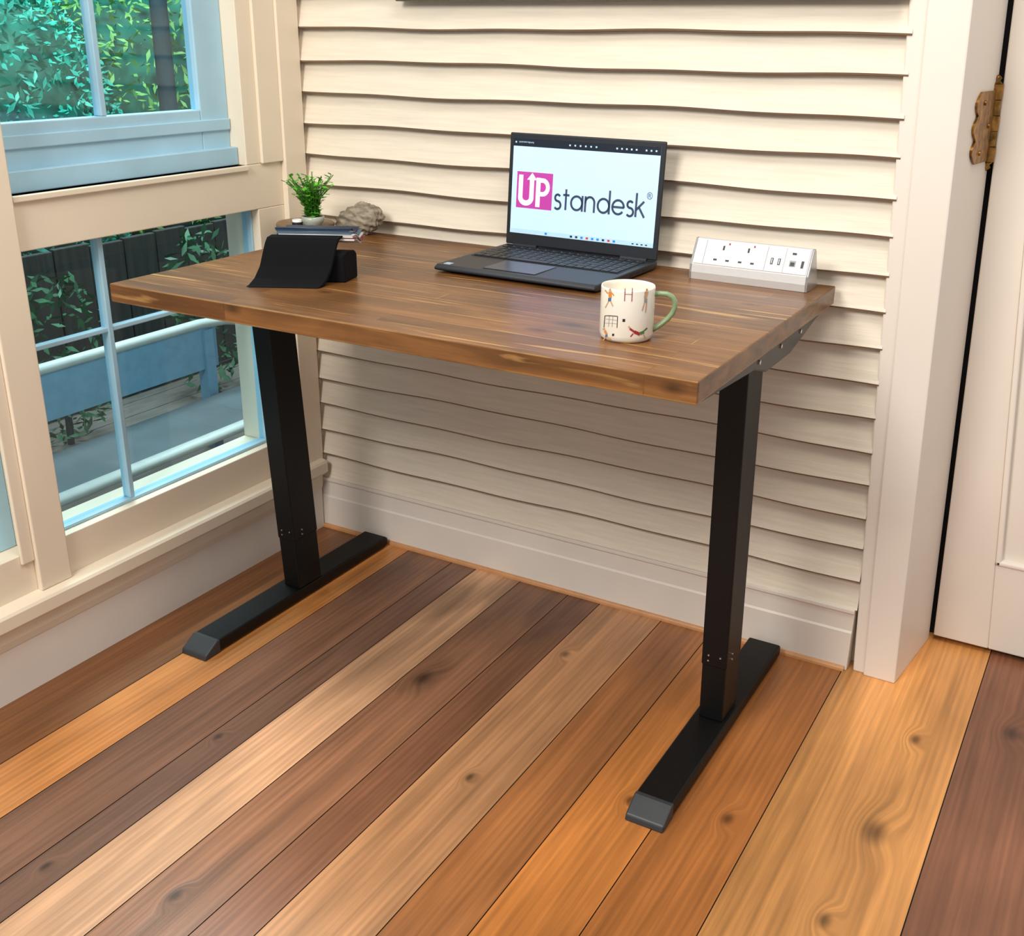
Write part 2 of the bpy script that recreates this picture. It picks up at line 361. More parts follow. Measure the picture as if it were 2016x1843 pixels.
def jp(t,z,off):
    nx=(yd-yc); ny=-(J0(1)-L2(1)); l=math.hypot(nx,ny)
    return (L2(z)+(J0(z)-L2(z))*t+nx/l*off, yc+(yd-yc)*t+ny/l*off, z)
bm=NB(); NS=28; front=[];back=[];edge=[];edgeb=[]
for k in range(NS+1):
    q=k/NS; z=h0+(h1-h0)*(.02+.90*q)
    t0=.50-.10*abs(math.sin(q*PI*3))-.05*math.sin(q*PI)
    front.append(bm.verts.new(jp(t0,z,.0045))); back.append(bm.verts.new(jp(t0,z,0))); edge.append(bm.verts.new(jp(.99,z,.0045))); edgeb.append(bm.verts.new(jp(.99,z,0)))
for k in range(NS):
    bm.faces.new((front[k],edge[k],edge[k+1],front[k+1])); bm.faces.new((front[k],front[k+1],back[k+1],back[k])); bm.faces.new((edge[k],edgeb[k],edgeb[k+1],edge[k+1]))
bm.faces.new((front[0],back[0],edgeb[0],edge[0])); bm.faces.new((front[-1],edge[-1],edgeb[-1],back[-1]))
h=link('hinge',bm,M['brass'],droot); h['label']='aged brass butt hinge with scalloped leaf'
for k in range(5):
    bm=NB(); z0=h0+(h1-h0)*k/5; cyl(bm,(J0(z0)+.001,yd-.012,z0+.0006),.010 if k%2 else .0115,(h1-h0)/5-.0012); link('hinge_knuckle',bm,M['brass'],h)
for zz_,sg in ((h1,1),(h0,-1)):
    bm=NB(); lathe(bm,[(0,0),(.010,0),(.004,.006*sg),(.007,.011*sg),(0,.018*sg)],16,(J0(zz_)+.001,yd-.012,zz_)); link('hinge_finial',bm,M['brass'],h,True)
for (t,dz) in ((.60,.15),(.78,.48),(.60,.78)):
    bm=NB(); a=jp(t,h0+(h1-h0)*dz,.003); cyl(bm,a,.0045,.004,0)
    link('screw',bm,M['brass'],h)
# ------------------------------------------------------------ left wall with windows
def lw(px,py,x=0): p=un(px,py,0,x); return p.y,p.z
avg=lambda *a: sum(a)/len(a)
zl_t=avg(lw(0,1215,.034)[1],lw(540,960,.034)[1]); zl_b=avg(lw(0,1290,.014)[1],lw(540,1010,.014)[1])
zlo0=avg(lw(128,1062)[1],lw(530,872)[1]); zlo1=avg(lw(37,497)[1],lw(523,410)[1])
zup0=avg(lw(25,385)[1],lw(535,320)[1]); zup1=1.85
yl0=avg(lw(37,497)[0],lw(128,1062)[0]); yl1=avg(lw(523,410)[0],lw(530,872)[0])
yu0=yl0; yu1=lw(472,150)[0]
ym0=lw(80,1190)[0]; ym1=min(yl0-.005,lw(140,1155)[0])
TH=-.11
bm=NB()
YL=YF
box(bm,(TH,YL,0),(0,.02,zlo0)); 
box(bm,(TH,YL,zup1),(0,.02,WT))
box(bm,(TH,ym1-.06,zlo1),(0,.02,zup0))
box(bm,(TH,yl1,zlo0),(0,.02,zlo1)); box(bm,(TH,yu1,zup0),(0,.02,zup1))
box(bm,(TH,ym0,zlo0),(0,yl0,zup1)) 
box(bm,(TH,YL,zlo0),(0,YL+.3,zup1))
box(bm,(TH,YL+.3,zlo1),(0,ym0,zup0))
struct(link('wall_left',bm,M['cream'],bevel=.002))
bm=NB()
hh_=zl_t-zl_b
prism(bm,[(0,zl_b),(.012,zl_b),(.016,zl_b+hh_*.2),(.016,zl_b+hh_*.45),(.024,zl_b+hh_*.5),(.036,zl_b+hh_*.62),(.036,zl_t-.006),(.032,zl_t),(0,zl_t+.006)],YL,-.006,1)
struct(link('trim_4',bm,M['cream'],bevel=.001))
bm=NB(); box(bm,(0,YL,0),(.010,-.006,zl_b)); struct(link('baseboard_left',bm,M['base']))
bm=NB(); box(bm,(0,ym0,zl_t+.004),(.014,ym1,WT)); box(bm,(.0,ym0-.03,zlo0-.02),(.008,ym0,WT)); struct(link('trim_5',bm,M['cream'],bevel=.003))
bm=NB()
yk=lw(545,200)[0]; yk2=lw(500,150)[0]
box(bm,(0,yk,zl_t),(.016,.0,WT)); box(bm,(0,yk2,zup0),(.009,yk,WT)); struct(link('trim_6',bm,M['cream'],bevel=.002))
bm=NB(); box(bm,(-.03,yl0,zup0-.012),(.008,yu1,zup0)); struct(link('trim_7',bm,M['cream'],bevel=.002))
def window(name,y0,y1,z0,z1,rails,vert,horiz,fr,xs=-.045):
    r=bpy.data.objects.new(name,None); COL.objects.link(r); r['kind']='structure'; r.location=(xs,(y0+y1)/2,z0)
    ox,oy,oz=r.location
    def b(nm,a,c,m,bev=.002):
        return boxo(nm,(a[0]-ox,a[1]-oy,a[2]-oz),(c[0]-ox,c[1]-oy,c[2]-oz),m,r,bev)
    bm=NB()
    fl,frr,fb,ft=fr
    for a,c in (((xs-.03,y0,z0),(xs,y0+fl,z1)),((xs-.03,y1-frr,z0),(xs,y1,z1)),((xs-.03,y0+fl,z0),(xs,y1-frr,z0+fb)),((xs-.03,y0+fl,z1-ft),(xs,y1-frr,z1))):
        box(bm,(a[0]-ox,a[1]-oy,a[2]-oz),(c[0]-ox,c[1]-oy,c[2]-oz))
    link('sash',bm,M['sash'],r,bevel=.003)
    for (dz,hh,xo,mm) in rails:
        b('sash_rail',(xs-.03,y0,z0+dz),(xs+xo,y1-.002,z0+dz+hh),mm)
    b('glass_pane',(xs-.018,y0+fl,z0+fb),(xs-.014,y1-frr,z1-ft),M['glass'],0)
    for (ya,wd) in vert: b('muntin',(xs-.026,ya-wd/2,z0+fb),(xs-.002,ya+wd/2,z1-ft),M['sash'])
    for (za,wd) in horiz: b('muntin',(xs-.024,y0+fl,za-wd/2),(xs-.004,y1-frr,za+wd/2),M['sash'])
    return r
zg=avg(lw(15,237,-.05)[1],lw(385,220,-.05)[1]); hr=zg-zup0
ysr=lw(382,120,-.05)[0]
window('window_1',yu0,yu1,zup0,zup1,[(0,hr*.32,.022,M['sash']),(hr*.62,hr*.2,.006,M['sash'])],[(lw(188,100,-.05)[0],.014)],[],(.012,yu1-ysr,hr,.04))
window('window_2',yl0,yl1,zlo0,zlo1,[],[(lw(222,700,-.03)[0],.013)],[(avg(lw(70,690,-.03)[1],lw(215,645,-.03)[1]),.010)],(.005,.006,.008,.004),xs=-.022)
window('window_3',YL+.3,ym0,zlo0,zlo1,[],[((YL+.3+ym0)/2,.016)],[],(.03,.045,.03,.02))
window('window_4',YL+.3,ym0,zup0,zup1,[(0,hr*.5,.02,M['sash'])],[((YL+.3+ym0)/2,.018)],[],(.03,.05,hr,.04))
# ------------------------------------------------------------ outdoors
bm=NB()
for i in range(26):
    x1=TH-.0-i*.125; box(bm,(x1-.12,-4.2,-.06),(x1,2.6,-.02))
struct(link('ground_deck',bm,M['deck'],bevel=.003))
bm=NB(); box(bm,(-9,-6,-.3),(TH,5,-.07)); struct(link('ground_garden',bm,M['soilout']))
fn=thing('added_fence','added low dark board fence behind the outdoor bench, in place of murky window reflections','fence',(-1.42,.2,-.02))  # added fence darkens the lower pane in place of murky reflections
for k in range(26):
    y=-1.9+k*.155; boxo('fence_board',(-.012,y,.02),(.012,y+.149,.60+.006*math.sin(k*2.1)),M['fence'],fn,.003)
for z in (.12,.46): boxo('fence_rail',(-.04,-1.9,z),(-.012,2.13,z+.06),M['fence'],fn,.003)
bxx=-.75
ra=un(75,720,0,bxx); rb=un(470,640,0,bxx)
bench=thing('added_bench','added pale blue-white outdoor bench on the deck, in place of reflections in the lower window','bench',(bxx,(ra.y+rb.y)/2,-.02))  # added bench; its pale bands stand in for reflections in the pane
Y0=ra.y-.5-bench.location.y; Y1=rb.y+.02-bench.location.y
zt=.43
bm=NB(); tube(bm,[(0,Y0,zt),(0,Y1-.20,zt),(.02,Y1-.10,zt-.004),(.07,Y1-.03,zt-.015),(.14,Y1,zt-.04),(.24,Y1+.02,zt-.10),(.30,Y1+.02,zt-.22)],.022,8,.016); link('back_rail',bm,M['ledge'],bench,True)
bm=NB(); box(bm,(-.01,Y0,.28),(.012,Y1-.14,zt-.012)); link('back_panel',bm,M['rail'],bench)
bm=NB(); box(bm,(.03,Y0,.165),(.30,Y1-.04,.195)); link('seat_cushion',bm,M['cush'],bench,bevel=.01)
bm=NB(); tube(bm,[(.34,Y0,.20),(.34,Y1-.16,.20),(.33,Y1-.07,.215),(.32,Y1-.01,.25),(.30,Y1+.01,.30)],.026,8,.014); link('front_rail',bm,M['ledge'],bench,True)
bm=NB(); box(bm,(.385,Y0,.045),(.41,Y1-.05,.105)); link('front_apron',bm,M['ledge'],bench,bevel=.008)
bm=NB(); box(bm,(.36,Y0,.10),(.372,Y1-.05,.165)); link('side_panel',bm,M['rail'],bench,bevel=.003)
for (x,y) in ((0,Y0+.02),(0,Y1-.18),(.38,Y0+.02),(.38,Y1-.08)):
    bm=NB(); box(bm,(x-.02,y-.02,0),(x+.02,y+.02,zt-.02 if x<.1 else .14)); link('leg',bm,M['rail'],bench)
def shrub(name,label,loc,rad,n,m,core=True,sz=.05):
    r=thing(name,label,'shrub',loc)
    bm=NB()
    for i in range(n):
        while True:
            v=Vector((random.uniform(-1,1),random.uniform(-1,1),random.uniform(-1,1)))
            if .25<v.length<1: break
        v=v.normalized()*(v.length**.35); p=Vector((v.x*rad[0],v.y*rad[1],(v.z+1)*rad[2]))
        a=Vector((random.gauss(0,1),random.gauss(0,1),random.gauss(0,.7))).normalized(); b=a.orthogonal().normalized()
        s=sz*random.uniform(.6,1.4)
        bm.faces.new([bm.verts.new(q) for q in (p-a*s,p+b*s*.3+a*s*.1,p+a*s,p-b*s*.3+a*s*.1)])
    o=link('foliage',bm,m,r)
    if core:
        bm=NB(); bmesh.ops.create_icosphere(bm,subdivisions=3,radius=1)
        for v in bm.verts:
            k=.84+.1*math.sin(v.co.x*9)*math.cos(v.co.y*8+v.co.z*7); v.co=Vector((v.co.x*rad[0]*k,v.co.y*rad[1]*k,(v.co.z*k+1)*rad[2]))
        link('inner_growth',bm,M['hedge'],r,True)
    bm=NB(); sr=.04 if core else .012; tube(bm,[(0,0,-.0),(0.01,0,rad[2]*.6)],sr,8); link('stem',bm,M['bark'],r)
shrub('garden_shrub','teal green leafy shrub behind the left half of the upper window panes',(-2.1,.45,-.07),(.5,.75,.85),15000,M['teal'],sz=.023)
shrub('garden_shrub','yellow-green bush right of the dark tree trunk outside',(-2.75,2.05,-.07),(.6,.72,.95),11000,M['lime'],sz=.025)
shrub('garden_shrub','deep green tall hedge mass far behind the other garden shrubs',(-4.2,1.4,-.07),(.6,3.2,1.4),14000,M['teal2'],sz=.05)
q1=un(95,570,0,-1.18); q2=un(390,470,0,-1.18)
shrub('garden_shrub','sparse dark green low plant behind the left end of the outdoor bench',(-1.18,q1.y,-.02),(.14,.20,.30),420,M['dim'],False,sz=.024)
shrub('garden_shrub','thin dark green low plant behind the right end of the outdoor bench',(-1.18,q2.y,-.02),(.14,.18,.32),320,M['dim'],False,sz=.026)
bm=NB(); tube(bm,[(-1.9,1.36,-.07),(-1.9,1.37,.8),(-1.91,1.38,1.6),(-1.9,1.40,2.6)],[.045,.04,.036,.034],12)
tag(link('tree_trunk',bm,M['bark'],smooth=True),'slim dark tree trunk between the teal shrub and the yellow-green bush','tree')
# ------------------------------------------------------------ picture on the wall, bottom edge only
pa=un(780,-1,1,-.01); pb=un(1784,2,1,-.01)
pr=thing('wall_picture','dark framed picture on the clapboard wall, only its bottom edge showing','picture',((pa.x+pb.x)/2,0,(pa.z+pb.z)/2))
hw=(pb.x-pa.x)/2
bm=NB(); box(bm,(-hw,-.016,0),(hw,.002,.03)); box(bm,(-hw,-.016,.4),(hw,.002,.43)); box(bm,(-hw,-.016,.03),(-hw+.03,.002,.4)); box(bm,(hw-.03,-.016,.03),(hw,.002,.4)); link('frame',bm,M['frame'],pr,bevel=.003)
boxo('canvas',(-hw+.03,-.010,.03),(hw-.03,-.002,.4),M['canvas'],pr)
# ------------------------------------------------------------ desk
H=.8461; W=1.2; XL_=.1527; YBK=-.012; DP=.745; T=.036
dc=(XL_+W/2,YBK-DP/2)
desk=thing('standing_desk','dark-stained wooden standing desk on black steel T-shaped legs','desk',(dc[0],dc[1],0))
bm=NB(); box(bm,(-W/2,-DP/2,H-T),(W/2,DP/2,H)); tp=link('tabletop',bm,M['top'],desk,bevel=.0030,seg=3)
wl,dl=.052,.086; a=.0554; yF=-.379-dc[1]
yc_=yF+dl/2
for s in (-1,1):
    xc=s*(W/2-a)-.003
    b0,b1=(.012,-.036) if s<0 else (.002,-.014)
    zj=un(558,1062,1,-.379).z if s<0 else un(1384,1308,1,-.379).z
    yf,yb=-.7026-dc[1],-.018-dc[1]; wf=.036; hf=.032
    bm=NB()
    prism(bm,[(yf+.045,0.003),(yb-.01,.003),(yb,.006),(yb,hf-.006),(yb-.01,hf),(yf+.045,hf)],xc-wf,xc+wf,0)
    ft=link('foot',bm,M['steel'],desk,bevel=.004)
    bm=NB(); prism(bm,[(yf,.0),(yf+.05,0),(yf+.05,hf+.0006),(yf+.040,hf+.0006),(yf+.004,.012)],xc-wf-.0006,xc+wf+.0006,0); c=link('end_cap',bm,M['steelcap'],ft,bevel=.003); c['label']='charcoal plastic sloping end cap'
    for yy in (yf+.07,yb-.06):
        bm=NB(); cyl(bm,(xc,yy,0),.016,.006); link('levelling_pad',bm,M['steelcap'],ft)
    sh=lambda z: b0+(b1-b0)*z/(H-T)
    def col(bm,hw,hd,z0,z1):
        hexa(bm,[(xc-hw+sh(z0),yc_-hd,z0),(xc+hw+sh(z0),yc_-hd,z0),(xc+hw+sh(z0),yc_+hd,z0),(xc-hw+sh(z0),yc_+hd,z0),(xc-hw+sh(z1),yc_-hd,z1),(xc+hw+sh(z1),yc_-hd,z1),(xc+hw+sh(z1),yc_+hd,z1),(xc-hw+sh(z1),yc_+hd,z1)])
    bm=NB(); col(bm,wl/2-.0015,dl/2-.0015,hf,zj+.03); lc=link('leg_inner_tube',bm,M['steel'],desk,bevel=.003)
    bm=NB(); col(bm,wl/2,dl/2,zj,H-T-.004); uc=link('leg_outer_tube',bm,M['steel'],desk,bevel=.003)
    sj=sh(zj)
    for (dx,dz) in ((-.012,.012),(-.012,-.0),(.012,.012)):
        bm=NB(); cyl(bm,(xc+dx+sj,yc_-dl/2-.0012,zj+.012+dz),.0018,.002,1,10); link('screw',bm,M['screw'],uc)
    for dz in (.012,.0):
        bm=NB(); cyl(bm,(xc+wl/2-.001+sj,yc_-.015,zj+.012+dz),.0018,.003,0,10); link('screw',bm,M['screw'],uc)
    ya,yb2=-DP/2+.03,DP/2-.05; z1=H-T-.0005
    xo=s*(W/2-.012); xi=xc+sh(.8)-s*.03; xa_,xb_=min(xo,xi),max(xo,xi)
    bm=NB(); prism(bm,[(ya,z1),(ya,z1-.010),(yc_-.12,z1-.026),(yc_-.05,z1-.046),(yc_+.09,z1-.046),(yb2-.09,z1-.028),(yb2,z1-.010),(yb2,z1)],xa_,xb_,0); bk=link('side_bracket',bm,M['bracket'],desk,bevel=.003)
    for yy in (yc_+.02,yc_-.10,yc_+.14):
        bm=NB(); cyl(bm,(xo-(.0005 if s>0 else .0025),yy,z1-.016),.004,.003,0,12); link('bracket_screw',bm,M['screw'],bk)
for yy in (yc_-.022,yc_+.022):
    bm=NB(); box(bm,(-W/2+.08,yy-.016,H-T-.030),(W/2-.09,yy+.016,H-T-.002)); link('crossbeam',bm,M['steel'],desk,bevel=.002)
# ------------------------------------------------------------ laptop
FL=un(863,524,2,H+.012); FR=un(1180,570,2,H+.012); BR=un(1285,517,2,H+.012); BL=un(990,483,2,H+.012)
ang=math.atan2((FR-FL).y+(BR-BL).y,(FR-FL).x+(BR-BL).x)
lwid=((FR-FL).length+(BR-BL).length)/2; ldep=((BL-FL).length+(BR-FR).length)/2
ctr=(FL+FR+BR+BL)/4
lap=thing('laptop','open dark grey laptop showing a pink logo on its lit screen','laptop',(ctr.x,ctr.y,H),ang)
hw,hd=lwid/2,ldep/2; th=.017
bm=NB(); prism(bm,[(-hd,.006),(-hd+.012,.0025),(hd-.006,.0025),(hd,.006),(hd,th),(-hd+.01,th-.001),(-hd,.011)],-hw,hw,0); link('base',bm,M['lap'],lap,bevel=.003,seg=3)
for sx in (-1,1):
    for sy in (-1,1):
        bm=NB(); box(bm,(sx*(hw-.04)-.015,sy*(hd-.03)-.004,0),(sx*(hw-.04)+.015,sy*(hd-.03)+.004,.004)); link('rubber_foot',bm,M['key'],lap)
bm=NB(); kx0,kx1,ky0,ky1=-hw*.92,hw*.92,-hd*.12,hd*.80
rows=6; rh=(ky1-ky0)/rows
box(bm,(kx0-.003,ky0-.003,th-.0015),(kx1+.003,ky1+.003,th+.0002),0)
for r_ in range(rows):
    n=17; kw=(kx1-kx0)/n
    c=0
    while c<n:
        span=1
        if r_==0 and c==4: span=5
        if r_==2 and c in (0,12): span=2
        if r_==1 and c in (0,11): span=2
        xa=kx0+c*kw+.0012; xb_=kx0+(c+span)*kw-.0012; y0=ky0+r_*rh+.0012; y1=ky0+(r_+1)*rh-.0012
        if r_==5: y0+=rh*.15
        if xb_>kx1: xb_=kx1-.001
        box(bm,(xa,y0,th),(xb_,y1,th+.0018),0)
        box(bm,(xa+.003,y1-.006,th+.0018),(xa+.0055,y1-.003,th+.0020),1)
        c+=span
link('keyboard',bm,[M['key'],M['keyg']],lap)
boxo('touchpad',(-hw*.38-.01,-hd*.84,th-.001),(hw*.22,-hd*.22,th+.0005),M['pad'],lap,.0005)
bm=NB(); box(bm,(-hw*.92,-hd*.9,th-.001),(-hw*.92+.016,-hd*.9+.014,th+.0004),0); link('sticker',bm,M['stick'],lap)['label']='small pale square sticker'
for k in range(3):
    bm=NB(); box(bm,(hw-.0015,hd*.5-k*.03,.007),(hw+.0004,hd*.5-k*.03+.014,.011)); link('side_port',bm,M['key'],lap)
Rz=Matrix.Rotation(ang,4,'Z'); base=Matrix.Translation((ctr.x,ctr.y,H))@Rz
best=None
for hh in [x*.004 for x in range(48,68)]:
    for ad in range(-10,45):
        t=math.radians(ad); e=0
        for sx,tg in ((-1,(1008,255)),(1,(1310,272))):
            P=base@Vector((sx*hw,hd-.004+hh*math.sin(t),th+hh*math.cos(t))); q=pj(P); e+=(q[0]-tg[0])**2+(q[1]-tg[1])**2
        e+=(abs(hh-.228)*800)**2
        if best is None or e<best[0]: best=(e,hh,t)
_,LH,LT=best
bm=NB(); box(bm,(-hw,-.0,.002),(hw,.006,LH)); lid=link('lid',bm,M['lap'],lap,bevel=.003,seg=3)
lid.location=(0,hd-.006,th-.001); lid.rotation_euler=(-LT,0,0)
def onlid(name,u0,v0,u1,v1,m,d=.0003,label=None):
    o=boxo(name,(-hw+u0*2*hw,-d,v0*LH),(-hw+u1*2*hw,-d+.0002,v1*LH),m,lid)
    if label: o['label']=label
    return o
onlid('display',.028,.115,.972,.955,M['disp'],.0004)
onlid('title_bar',.028,.885,.972,.955,M['titleb'],.0008)
onlid('taskbar',.028,.115,.972,.155,M['taskb'],.0008)
def txt(name,s,u0,u1,v0,m,d,vh=None,bold=0):
    c=bpy.data.curves.new(name,'FONT'); c.body=s; c.size=1; c.offset=bold; c.resolution_u=6
    t=bpy.data.objects.new(name+'_c',c); COL.objects.link(t); bpy.context.view_layer.update()
    dg=bpy.context.evaluated_depsgraph_get(); me=bpy.data.meshes.new_from_object(t.evaluated_get(dg)); bpy.data.objects.remove(t)
    xs=[v.co.x for v in me.vertices]; ys=[v.co.y for v in me.vertices]
    sx=(u1-u0)*2*hw/(max(xs)-min(xs)); sy=(vh*LH/(max(ys)-min(ys))) if vh else sx
    x0=min(xs); y0=min(ys)
    for v in me.vertices: v.co=Vector((-hw+u0*2*hw+(v.co.x-x0)*sx,-d,v0*LH+(v.co.y-y0)*sy))
    me.materials.append(m); me.name=name
    o=bpy.data.objects.new(name,me); COL.objects.link(o); o.parent=lid; return o
onlid('logo_square',.062,.345,.305,.665,M['pink'],.0008,'magenta pink square logo tile')
def stroke(bm,pts,wd,d,cap=.25):
    for (a,b) in zip(pts,pts[1:]):
        a=Vector(a); b=Vector(b)
        if (b-a).length<1e-7: continue
        t=(b-a).normalized(); n=Vector((-t.y,t.x))*wd/2; e=t*wd*cap
        q=[a-n-e,b-n+e,b+n+e,a+n-e]; bm.faces.new([bm.verts.new((p.x,-d,p.y)) for p in q])
def LP(u,v): return (-hw+u*2*hw,v*LH)
bm=NB(); wd=.0108
U=[LP(.090,.625)]+[LP(.090+.038-.038*math.cos(t),.44-.050*math.sin(t)) for t in [PI*k/10 for k in range(11)]]+[LP(.166,.60)]
stroke(bm,U,wd,.0012)
ax,ay=LP(.166,.622); bm.faces.new([bm.verts.new(p) for p in ((ax-.0125,-.0012,ay-.006),(ax+.0125,-.0012,ay-.006),(ax,-.0012,ay+.009))])
Pp=[LP(.210,.375),LP(.210,.61)]; stroke(bm,Pp,wd,.0012)
Pq=[LP(.210,.60),LP(.24,.60)]+[LP(.24+.035*math.sin(t),.54+.06*math.cos(t)) for t in [PI*k/10 for k in range(11)]]+[LP(.210,.48)]
stroke(bm,Pq,wd*.85,.00125)
link('logo_letters',bm,M['wlogo'],lid)
def arc(cx,cy,r,a0,a1,n=20): return [(cx+r*math.cos(math.radians(a0+(a1-a0)*k/n)),cy+r*math.sin(math.radians(a0+(a1-a0)*k/n))) for k in range(n+1)]
S_=arc(.30,.745,.215,35,270,14)+arc(.30,.265,.265,90,-140,14)[1:]
G={'s':([S_],.76),'t':([[(.22,0),(.22,1.34)],[(0,.97),(.48,.97)]],.64),
 'a':([arc(.47,.5,.45,0,360,26),[(.93,0),(.93,1)]],1.18),
 'n':([[(0,0),(0,1)],[(0,.55)]+arc(.36,.62,.36,170,0,14)+[(.72,0)]],.98),
 'd':([arc(.47,.5,.45,0,360,26),[(.93,0),(.93,1.5)]],1.16),
 'e':([arc(.47,.5,.45,0,322,24),[(0.04,.5),(.92,.5)]],1.10),
 'k':([[(0,0),(0,1.5)],[(0,.42),(.58,1.0)],[(.22,.62),(.66,0)]],.66)}
word='standesk'; tot=sum(G[c][1] for c in word)
ux0,ux1=.320,.902; v0=.364; xh=.132
mx_=(ux1-ux0)*2*hw/tot; my_=xh*LH
cur=0
for chh in word:
    bm=NB()
    for st_ in G[chh][0]:
        P=[(-hw+ux0*2*hw+(cur+x)*mx_, v0*LH+y*my_) for x,y in st_]; stroke(bm,P,.0047,.0010,.12)
    link('wordmark_letter',bm,M['slate'],lid); cur+=G[chh][1]
txt('registered_mark','®',.910,.944,.52,M['slate'],.0010,vh=.06)
def ic(bm,u,v,du,dv,mi=0): box(bm,(-hw+u*2*hw,-.0012,v*LH),(-hw+(u+du)*2*hw,-.0010,(v+dv)*LH),mi)
for base_u,n_,st in ((.40,6,.034),(.70,5,.03),(.88,3,.03),(.04,1,.03)):
    for k in range(n_):
        bm=NB(); ic(bm,base_u+k*st,.912,.010,.014); link('title_bar_icon',bm,M['taskb'],lid)
txt('file_name','upstandesk-logo.png',.065,.165,.912,M['taskb'],.0012,vh=.02)
icons=[(.27,'iconb'),(.44,'iconk'),(.475,'iconk'),(.51,'iconb'),(.545,'iconr'),(.58,'iconb'),(.615,'iconb'),(.65,'iconk'),(.685,'iconr'),(.72,'iconb')]
for u,k in icons:
    bm=NB(); ic(bm,u,.126,.015,.018); link('taskbar_icon',bm,M[k],lid)
for k in range(4):
    bm=NB(); ic(bm,.84+k*.028,.128,.012,.01); link('taskbar_icon',bm,M['iconk'],lid)
for s in (-1,1):
    bm=NB(); cyl(bm,(s*hw*.72-.03,hd-.006,th-.001),.006,.06,0,14); link('hinge',bm,M['lap'],lap)
# ------------------------------------------------------------ mug
mb=un(1232,664,2,H); r_m=(un(1285,664,2,H)-un(1179,664,2,H)).length/2*.985; mh=height_for(mb,562)
dirc=math.atan2(CAM[1]-mb.y,CAM[0]-mb.x)
mug=thing('mug','cream china mug printed with sports players, sage green handle','mug',(mb.x,mb.y,H+.0006),dirc+PI/2)
bm=NB(); R=r_m
lathe(bm,[(0,.003),(R*.82,.003),(R*.86,0),(R*.90,0),(R*.97,.004),(R,.010),(R*1.0,mh-.003),(R*.985,mh),(R*.955,mh-.001),(R*.945,mh-.006),(R*.94,.010),(R*.88,.006),(0,.006)],64)
link('body',bm,M['mug'],mug,True)
bm=NB()
hp=[(R*.97,mh*.84),(R+.008,mh*.855),(R+.018,mh*.85),(R+.027,mh*.80),(R+.032,mh*.71),(R+.032,mh*.60),(R+.029,mh*.49),(R+.022,mh*.38),(R+.012,mh*.27),(R+.004,mh*.20),(R*.97,mh*.16)]
tube_y(bm,[(x,0,z) for x,z in hp],.0042); link('handle',bm,M['green'],mug,True)['label']='sage green loop handle'
def mp_(P):
    px,py=P
    s=max(-.97,min(.97,(px-1232)/54.)); th_=math.asin(s); dip=20*(1-math.cos(th_))
    z=(686-dip-py)/92.*mh
    rr=R+.0005; return Vector((rr*math.sin(th_),-rr*math.cos(th_),z))
def mstroke(bm,pts,w,mi):
    for a,b in zip(pts,pts[1:]):
        A=np.array(a,float);B=np.array(b,float);n=max(1,int(np.linalg.norm(B-A)/6)); t=(B-A)/max(1e-6,np.linalg.norm(B-A)); nn=np.array([-t[1],t[0]])*w/2
        for k in range(n):
            P=A+(B-A)*k/n; Q=A+(B-A)*(k+1)/n
            f=bm.faces.new([bm.verts.new(mp_(q)) for q in (P-nn,Q-nn,Q+nn,P+nn)]); f.material_index=mi
pal=['orange','blue','skin','red','grey','black','gprint']; PI_={k:i for i,k in enumerate(pal)}
art=[('printed_player',[('skin',[(1197,589),(1197,593)],4),('orange',[(1197,594),(1198,605)],6),('orange',[(1193,597),(1187,590)],2),('orange',[(1201,597),(1205,602)],2),('blue',[(1197,605),(1197,611)],6),('skin',[(1195,611),(1189,621)],2),('skin',[(1199,611),(1204,620)],2)]),
 ('printed_rugby_posts',[('red',[(1226,590),(1226,612)],1.5),('red',[(1240,589),(1240,612)],1.5),('grey',[(1226,600),(1240,600)],1.2)]),
 ('printed_player',[('skin',[(1268,587),(1268,591)],4),('skin',[(1268,592),(1266,604)],6),('gprint',[(1264,595),(1271,593)],2),('grey',[(1267,604),(1267,611)],6),('skin',[(1265,611),(1261,626)],2),('skin',[(1269,611),(1268,628)],2)]),
 ('printed_goal',[('black',[(1188,655),(1189,635),(1214,638),(1214,658)],1.3),('grey',[(1191,641),(1213,645)],.8),('grey',[(1190,648),(1213,651)],.8),('grey',[(1198,637),(1197,655)],.8),('grey',[(1205,638),(1204,656)],.8)]),
 ('printed_ball',[('black',[(1224,645),(1229,645)],5)]),('printed_ball',[('black',[(1205,670),(1209,670)],4)]),
 ('printed_player',[('skin',[(1188,656),(1188,660)],4),('orange',[(1190,661),(1194,668)],4),('blue',[(1194,668),(1193,673)],4),('skin',[(1194,673),(1202,677)],2),('skin',[(1192,673),(1187,679)],2)]),
 ('printed_player',[('skin',[(1236,655),(1239,658)],3),('red',[(1239,659),(1248,664)],4),('red',[(1248,664),(1259,667)],6),('gprint',[(1259,666),(1267,662)],5),('gprint',[(1266,661),(1273,654)],2.5),('skin',[(1266,666),(1272,673)],2),('red',[(1246,667),(1241,673)],2)])]
for nm,ss in art:
    bm=NB()
    for k,pts,w_ in ss: mstroke(bm,pts,w_,PI_[k])
    link(nm,bm,[M[p] for p in pal],mug)
